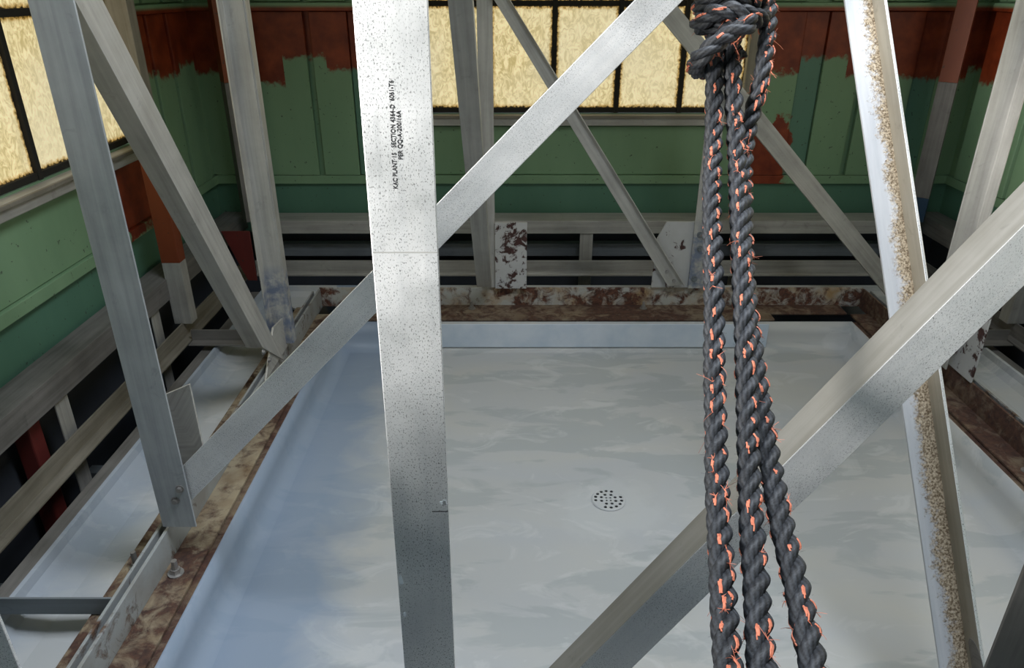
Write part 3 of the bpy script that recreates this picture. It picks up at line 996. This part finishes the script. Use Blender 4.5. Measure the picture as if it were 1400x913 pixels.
# left side truss: corner post and diagonal
P2 = 2.62
p2 = vpost('truss_post', -0.945, -0.868, P2, -1.283, (0, -.048, 0), -0.945, M['alu_smear'], 'back left post with slate paint smeared on its foot', C=(0, .045, 0))
DX = -0.888
hd0, hd1 = at(113, 20, x=DX), at(352, 462, x=DX)
dd = hd1 - hd0
hd1b = hd0 + dd * 1.05; hd0b = hd0 - dd * .04
ed0, ed1 = at(143, 5, x=DX), at(384, 482, x=DX)
ed = ed1 - ed0
d = angle('diagonal_brace', hd0b, hd1b, ed0 - ed * .04, ed0 + ed * 1.04, (-.058, 0, 0), M['alu'], .006)
tag(d, 'steep angle diagonal from the left post down to the smeared back left post', 'brace')
for u, vv in ((359, 481), (367, 492)):
    bolt(at(u, vv, x=DX), (1, 0, 0), M['bolt'], d, .007)
g = plate('gusset_plate', [(-0.902, 2.34, -1.30), (-0.902, 2.66, -1.30), (-0.902, 2.66, -1.18), (-0.902, 2.50, -1.16)], (1, 0, 0), .007, M['alu'])
tag(g, 'dull gusset plate where the steep left diagonal meets its post', 'gusset')

# right side post, mirror of the smeared one
p3 = vpost('truss_post', 1.53, 1.607, 2.45, -1.283, (0, -.055, 0), 1.607, M['alu'], 'stained aluminium post at the far right, its foot behind the broad diagonal')
g = plate('gusset_plate', [(1.648, 2.31, -1.292), (1.648, 2.56, -1.292), (1.648, 2.56, -0.98), (1.648, 2.31, -0.98)], (1, 0, 0), .007, M['flaky'])
tag(g, 'flaking gusset plate on the right angle under the broad diagonal', 'gusset')

# far truss
FY = 3.205
p4 = vpost('truss_post', -0.142, -0.078, FY + .012, -1.285, (0, .05, 0), -0.142, M['alu'], 'far upright behind the leaning strut, left of the first flaking gusset')
p5 = vpost('truss_post', 0.825, 0.900, FY, -1.285, (0, .05, 0), 0.900, M['alu_smear'], 'far upright just behind the ropes with slate smeared foot')
for u, vv in ((957, 321), (957, 340), (949, 381)):
    bolt(at(u, vv, y=FY), (0, -1, 0), M['bluepaint'], p5, .010)
# leaning strut in front of it
top, bot = at(629, 0, t=2.0), at(662, 392, t=3.395)
bot.z = max(bot.z, -1.285)
ax = bot - top
top2 = top - ax * .35
wv = V((.034, 0, 0))
o = angle('leaning_strut', top2 + wv, bot + wv, top2 - wv, bot - wv, (0, .045, .02), M['alu'], .006)
tag(o, 'flat faced strut leaning towards the camera, just right of the stamped post', 'strut')

g1 = plate('gusset_plate', [(-0.078, FY - .002, -1.285), (0.068, FY - .002, -1.285), (0.068, FY - .002, -0.966), (-0.078, FY - .002, -0.966)], (0, 1, 0), .009, M['flaky'])
tag(g1, 'white flaking gusset plate at the foot of the leaning strut', 'gusset')
g2 = plate('gusset_plate', [(0.655, FY + .011, -1.285), (0.83, FY + .011, -1.285), (0.83, FY + .011, -0.966), (0.70, FY + .011, -0.966), (0.66, FY + .011, -1.05)], (0, 1, 0), .009, M['flaky'])
tag(g2, 'white flaking gusset plate left of the hanging ropes', 'gusset')


def flat_diag(uvs, y, mat, label, lipdir, ext=0.0, bolts=()):
    (a0, b0, a1, b1) = uvs                                  # heel top, edge top, heel bottom, edge bottom
    h0, e0, h1, e1 = at(*a0, y=y), at(*b0, y=y), at(*a1, y=y), at(*b1, y=y)
    dh, de = h1 - h0, e1 - e0
    o = angle('diagonal_brace', h0 - dh * ext, h1, e0 - de * ext, e1, lipdir, mat, .005)
    tag(o, label, 'brace')
    for u, vv in bolts:
        bolt(at(u, vv, y=y), (0, -1, 0), M['bolt'], o, .009)
    return o


flat_diag(((699, 2), (678, 4), (935, 388), (913, 391)), FY - .010, M['alu'], 'slim far diagonal ending at the gusset left of the ropes', (0, -.022, 0), .5,
          ((912, 370), (921, 383)))
flat_diag(((903, 26), (925, 7), (1213, 407), (1233, 391)), FY - .012, M['alu'], 'slim far diagonal running down to the right, behind the ropes', (0, -.022, 0), .5)


# ------------------------------------------------------------------ ropes
vs, fs = cyl_data((-0.42, 1.225, 1.377), (1, 0, 0), 0.025, 1.54, 20)
tag(mk('hanger_pipe', vs, fs, M['alu_dark']), 'steel pipe laid across the added roof hatch above the ropes, out of the picture', 'pipe')

def m_rope():
    k = NT('black_rope_fibre')
    n = k.noise(k.pos, 420, 4, 0.7)
    big = k.noise(k.pos, 45, 3, 0.5)
    c = k.mix(k.ramp(n, 0.3, 0.72), (0.008, 0.009, 0.011), (0.045, 0.049, 0.057))
    c = k.mix(k.ramp(big, 0.4, 0.65, 0, 0.5), c, (0.045, 0.05, 0.06))
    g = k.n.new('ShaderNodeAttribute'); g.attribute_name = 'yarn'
    c = k.mix(k.ramp(g.outputs['Fac'], 0.12, 0.80), (0.006, 0.006, 0.007), c)      # shade between the yarns, darkened into the colour
    k.bump(n, 0.5, 0.001)
    return k.out(c, 0.58, 0.0, 0.4)


M['rope'] = m_rope()


def m_orange():
    k = NT('orange_tracer_fibre')
    n = k.noise(k.pos, 300, 3, 0.7)
    return k.out(k.mix(k.ramp(n, 0.3, 0.7), (0.44, 0.115, 0.06), (0.66, 0.225, 0.135)), 0.6, 0.0)


M['orange'] = m_orange()


def spline(pts, step):
    """Catmull-Rom through pts resampled at equal steps"""
    P = [V(p) for p in pts]
    P = [P[0] * 2 - P[1]] + P + [P[-1] * 2 - P[-2]]
    dense = []
    for i in range(1, len(P) - 2):
        a, b, c, d = P[i - 1], P[i], P[i + 1], P[i + 2]
        for k in range(24):
            t = k / 24
            dense.append(0.5 * ((2 * b) + (c - a) * t + (2 * a - 5 * b + 4 * c - d) * t * t + (3 * b - a - 3 * c + d) * t ** 3))
    dense.append(P[-2])
    out = [dense[0]]; acc = 0.0
    for p, q in zip(dense, dense[1:]):
        seg = (q - p).length
        while seg > 1e-9 and acc + seg >= step:
            f = (step - acc) / seg
            p = p.lerp(q, f); seg = (q - p).length; acc = 0.0
            out.append(p)
        acc += seg
    return out


def tube_into(vs, fs, pts, r0, r1=None, seg=4):
    r1 = r0 if r1 is None else r1
    n0 = len(vs)
    for i, p in enumerate(pts):
        d = (pts[min(i + 1, len(pts) - 1)] - pts[max(i - 1, 0)])
        d = d.normalized() if d.length > 1e-9 else V((0, 0, 1))
        a = d.orthogonal().normalized(); b = d.cross(a)
        r = r0 + (r1 - r0) * i / max(1, len(pts) - 1)
        for k in range(seg):
            an = 2 * math.pi * k / seg
            vs.append(p + (a * math.cos(an) + b * math.sin(an)) * r)
    for i in range(len(pts) - 1):
        for k in range(seg):
            k2 = (k + 1) % seg
            fs.append((n0 + i * seg + k, n0 + i * seg + k2, n0 + (i + 1) * seg + k2, n0 + (i + 1) * seg + k))


def rope(name, pts, label, D=0.026, phase=0.0, pitch=2.8, seed=1, group=None, hairs=1.0, N0=V((1, 0, 0)), cat='rope'):
    rnd = random.Random(seed)
    step = 0.0028
    path = spline(pts, step)
    n = len(path)
    T = [(path[min(i + 1, n - 1)] - path[max(i - 1, 0)]).normalized() for i in range(n)]
    Nn, Bn = [], []
    prev = (N0 - T[0] * N0.dot(T[0])).normalized()
    for i in range(n):
        prev = (prev - T[i] * prev.dot(T[i])).normalized()
        Nn.append(prev); Bn.append(T[i].cross(prev))
    root = thing(name, path[-1] if path[-1].z < path[0].z else path[0], label, cat, group)
    rs = D * 0.272; rc = D * 0.240
    SEG = 42
    pit = pitch * D
    ov, of = [], []                                        # orange tracer yarns and frays
    hv, hf = [], []                                        # black fuzz
    for k in range(3):
        vs, fs, groove = [], [], []
        wob = rnd.uniform(0, 6.28)
        for i in range(n):
            s = i * step
            ph = 2 * math.pi * (s / pit + k / 3) + phase
            rad = V((0, 0, 0)) + Nn[i] * math.cos(ph) + Bn[i] * math.sin(ph)
            c = path[i] + rad * rc
            swell = 1 + .04 * math.sin(s * 41 + wob) + .03 * math.sin(s * 97 + 2 * wob)
            for j in range(SEG):
                th = 2 * math.pi * j / SEG
                yarn = abs(math.sin((th + .9 * ph) * 3.5 + k)); groove.append(yarn)             # nine yarns round the strand, laid along the rope
                rr = rs * swell * (0.87 + 0.15 * yarn)
                vs.append(c + (Nn[i] * math.cos(th) + Bn[i] * math.sin(th)) * rr)
        for i in range(n - 1):
            for j in range(SEG):
                j2 = (j + 1) % SEG
                fs.append((i * SEG + j, i * SEG + j2, (i + 1) * SEG + j2, (i + 1) * SEG + j))
        fs.append(tuple(range(SEG))[::-1]); fs.append(tuple(range((n - 1) * SEG, n * SEG)))
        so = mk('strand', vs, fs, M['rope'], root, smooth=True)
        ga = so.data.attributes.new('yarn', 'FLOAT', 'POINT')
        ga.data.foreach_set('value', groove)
        # tracer yarns of this strand
        for th0 in (rnd.uniform(1.05, 1.30), rnd.uniform(1.85, 2.15), rnd.uniform(3.6, 4.0), rnd.uniform(5.0, 5.4)):
            if rnd.random() < .12:
                continue
            run = []
            for i in range(n + 1):
                if i < n:
                    s = i * step
                    ph = 2 * math.pi * (s / pit + k / 3) + phase
                    dl = (ph - th0 + math.pi) % (2 * math.pi) - math.pi
                    inside = abs(dl) < .95
                else:
                    inside = False
                if inside:
                    run.append(i)
                elif run:
                    if len(run) > 3 and rnd.random() < .52:
                        cut0 = int(len(run) * rnd.uniform(0, .15)); cut1 = int(len(run) * rnd.uniform(.82, 1.0))
                        rr_ = run[cut0:max(cut1, cut0 + 4)]
                        th = th0 + rnd.uniform(-.25, .25)
                        P = []
                        for i2 in rr_:
                            s = i2 * step
                            ph = 2 * math.pi * (s / pit + k / 3) + phase
                            c = path[i2] + (Nn[i2] * math.cos(ph) + Bn[i2] * math.sin(ph)) * rc
                            dl = (ph - th0 + math.pi) % (2 * math.pi) - math.pi
                            t2 = th - .85 * dl + .05 * math.sin(i2 * 1.7)
                            P.append(c + (Nn[i2] * math.cos(t2) + Bn[i2] * math.sin(t2)) * (rs * 1.0 + .0002))
                        for off in (-.0009, 0.0, .0010):          # a yarn is a few loose filaments side by side
                            side = T[rr_[0]].cross(Nn[rr_[0]] * math.cos(th) + Bn[rr_[0]] * math.sin(th))
                            jit = rnd.randint(0, 2)
                            tube_into(ov, of, [p + side * off for p in P[jit:len(P) - rnd.randint(0, 2)]], .0011 * D / .026, .0008 * D / .026, 5)
                        if rnd.random() < .5 * hairs:
                            for end, sg in ((0, -1), (-1, 1)):
                                if rnd.random() < .45:
                                    continue
                                for _ in range(rnd.randint(2, 6)):
                                    q = P[end]; i2 = rr_[end]
                                    outw = (Nn[i2] * math.cos(th) + Bn[i2] * math.sin(th))
                                    sdv = T[i2].cross(outw)
                                    d0 = (T[i2] * sg * rnd.uniform(.1, .9) + outw * rnd.uniform(.1, .8) + sdv * rnd.uniform(-1, 1)).normalized()
                                    L = rnd.choice((.003, .004, .005, .006, .007, .010, .016 if rnd.random() < .3 else .006)) * D / .026
                                    bend = V((rnd.uniform(-1, 1), rnd.uniform(-1, 1), rnd.uniform(-1.4, .6)))
                                    tube_into(ov, of, [q + d0 * L * f + bend * L * .45 * f * f for f in (0, .33, .66, 1)], .00034, .00018, 3)
                    run = []
    for _ in range(int(n * .9 * hairs)):
        i2 = rnd.randrange(n); th = rnd.uniform(0, 6.28)
        outw = (Nn[i2] * math.cos(th) + Bn[i2] * math.sin(th))
        q = path[i2] + outw * D * .46
        d0 = (outw + T[i2] * rnd.uniform(-.9, .9) + T[i2].cross(outw) * rnd.uniform(-.8, .8)).normalized()
        L = rnd.uniform(.002, .0055)
        bend = V((rnd.uniform(-1, 1), rnd.uniform(-1, 1), rnd.uniform(-1, .5)))
        tube_into(hv, hf, [q + d0 * L * f + bend * L * .4 * f * f for f in (0, .5, 1)], .00014, .00008, 3)
    if ov:
        tag(mk('tracer_yarn', ov, of, M['orange'], root), 'frayed orange tracer yarn', kind='stuff')
    if hv:
        tag(mk('fuzz', hv, hf, M['rope'], root), kind='stuff')
    return root


def tv(v):
    """depth of the hanging ropes at image height v (they hang from the ceiling behind and come forward below)"""
    K = [(-80, 1.13), (60, 1.09), (200, 1.05), (380, .94), (500, .885), (600, .835), (700, .775), (830, .69), (913, .635), (1010, .575)]
    for (a, ta), (b, tb) in zip(K, K[1:]):
        if v <= b:
            return ta + (tb - ta) * (v - a) / (b - a)
    return K[-1][1]


def rp(lst, dt=0.0):
    return [at(q[0], q[1], t=tv(q[1]) + (q[2] if len(q) > 2 else dt)) for q in lst]


def hang(pts):
    top = pts[0]
    return [V((top.x, top.y + .0, 1.352)), V((top.x, top.y, .75)), V((top.x, top.y, .35))] + pts


rope('hanging_rope', hang(rp([(972, -60), (975, 40), (977, 110), (975, 200), (973, 290), (976, 390), (977, 500), (979, 600), (982, 700), (988, 800), (995, 913), (1000, 990)])),
     'leftmost black rope length, orange flecked, hanging straight down from the knot', phase=0.4, D=.0265, seed=11)
rope('hanging_rope', hang(rp([(1004, -60), (1002, 40), (1002, 110), (1007, 200), (1011, 290), (1015, 390), (1020, 500), (1023, 600), (1027, 700), (1034, 800), (1042, 913), (1048, 990)])),
     'middle black rope length, between the leftmost one and the one bending right', D=.0265, phase=2.1, seed=23)
rope('hanging_rope', rp([(1030, -48, .02), (1052, -42, .01), (1051, 20, .0), (1047, 70, .0), (1040, 115, .005), (1027, 160, .025), (1018, 215, .035), (1017, 290, .036),
                         (1020, 390, .036), (1030, 480, .03), (1042, 560, .022), (1054, 640, .012), (1072, 730, .0), (1090, 805, .0), (1113, 913, .0), (1128, 985, .0)]),
     'rightmost black rope length, looping beside the knot and bending right at the bottom', D=.026, phase=4.0, seed=37)


def knot():
    pts = []
    # coils round the two lengths, lowest loop bulging left
    for a in range(0, 360 * 3 + 200, 30):
        f = a / (360 * 3 + 200)
        r = math.radians(a)
        u = 1000 + 40 * math.cos(r) * (1.0 if f < .62 else 1.05)
        vv = -62 + 92 * f + 8 * math.sin(r * 2 + 1)
        pts.append(at(u, vv, t=1.085 - .052 * math.sin(r)))
    last = [(1024, 30, 1.03), (990, 52, 1.025), (962, 74, 1.03), (951, 88, 1.06), (957, 96, 1.10), (985, 92, 1.135), (1015, 70, 1.135)]
    pts += [at(u, v, t=t) for u, v, t in last]
    return rope('rope_knot', pts, 'thick dark knot of coiled black rope binding the hanging lengths at the top', D=.027, phase=.3, seed=51, hairs=.8, cat='knot')


knot()
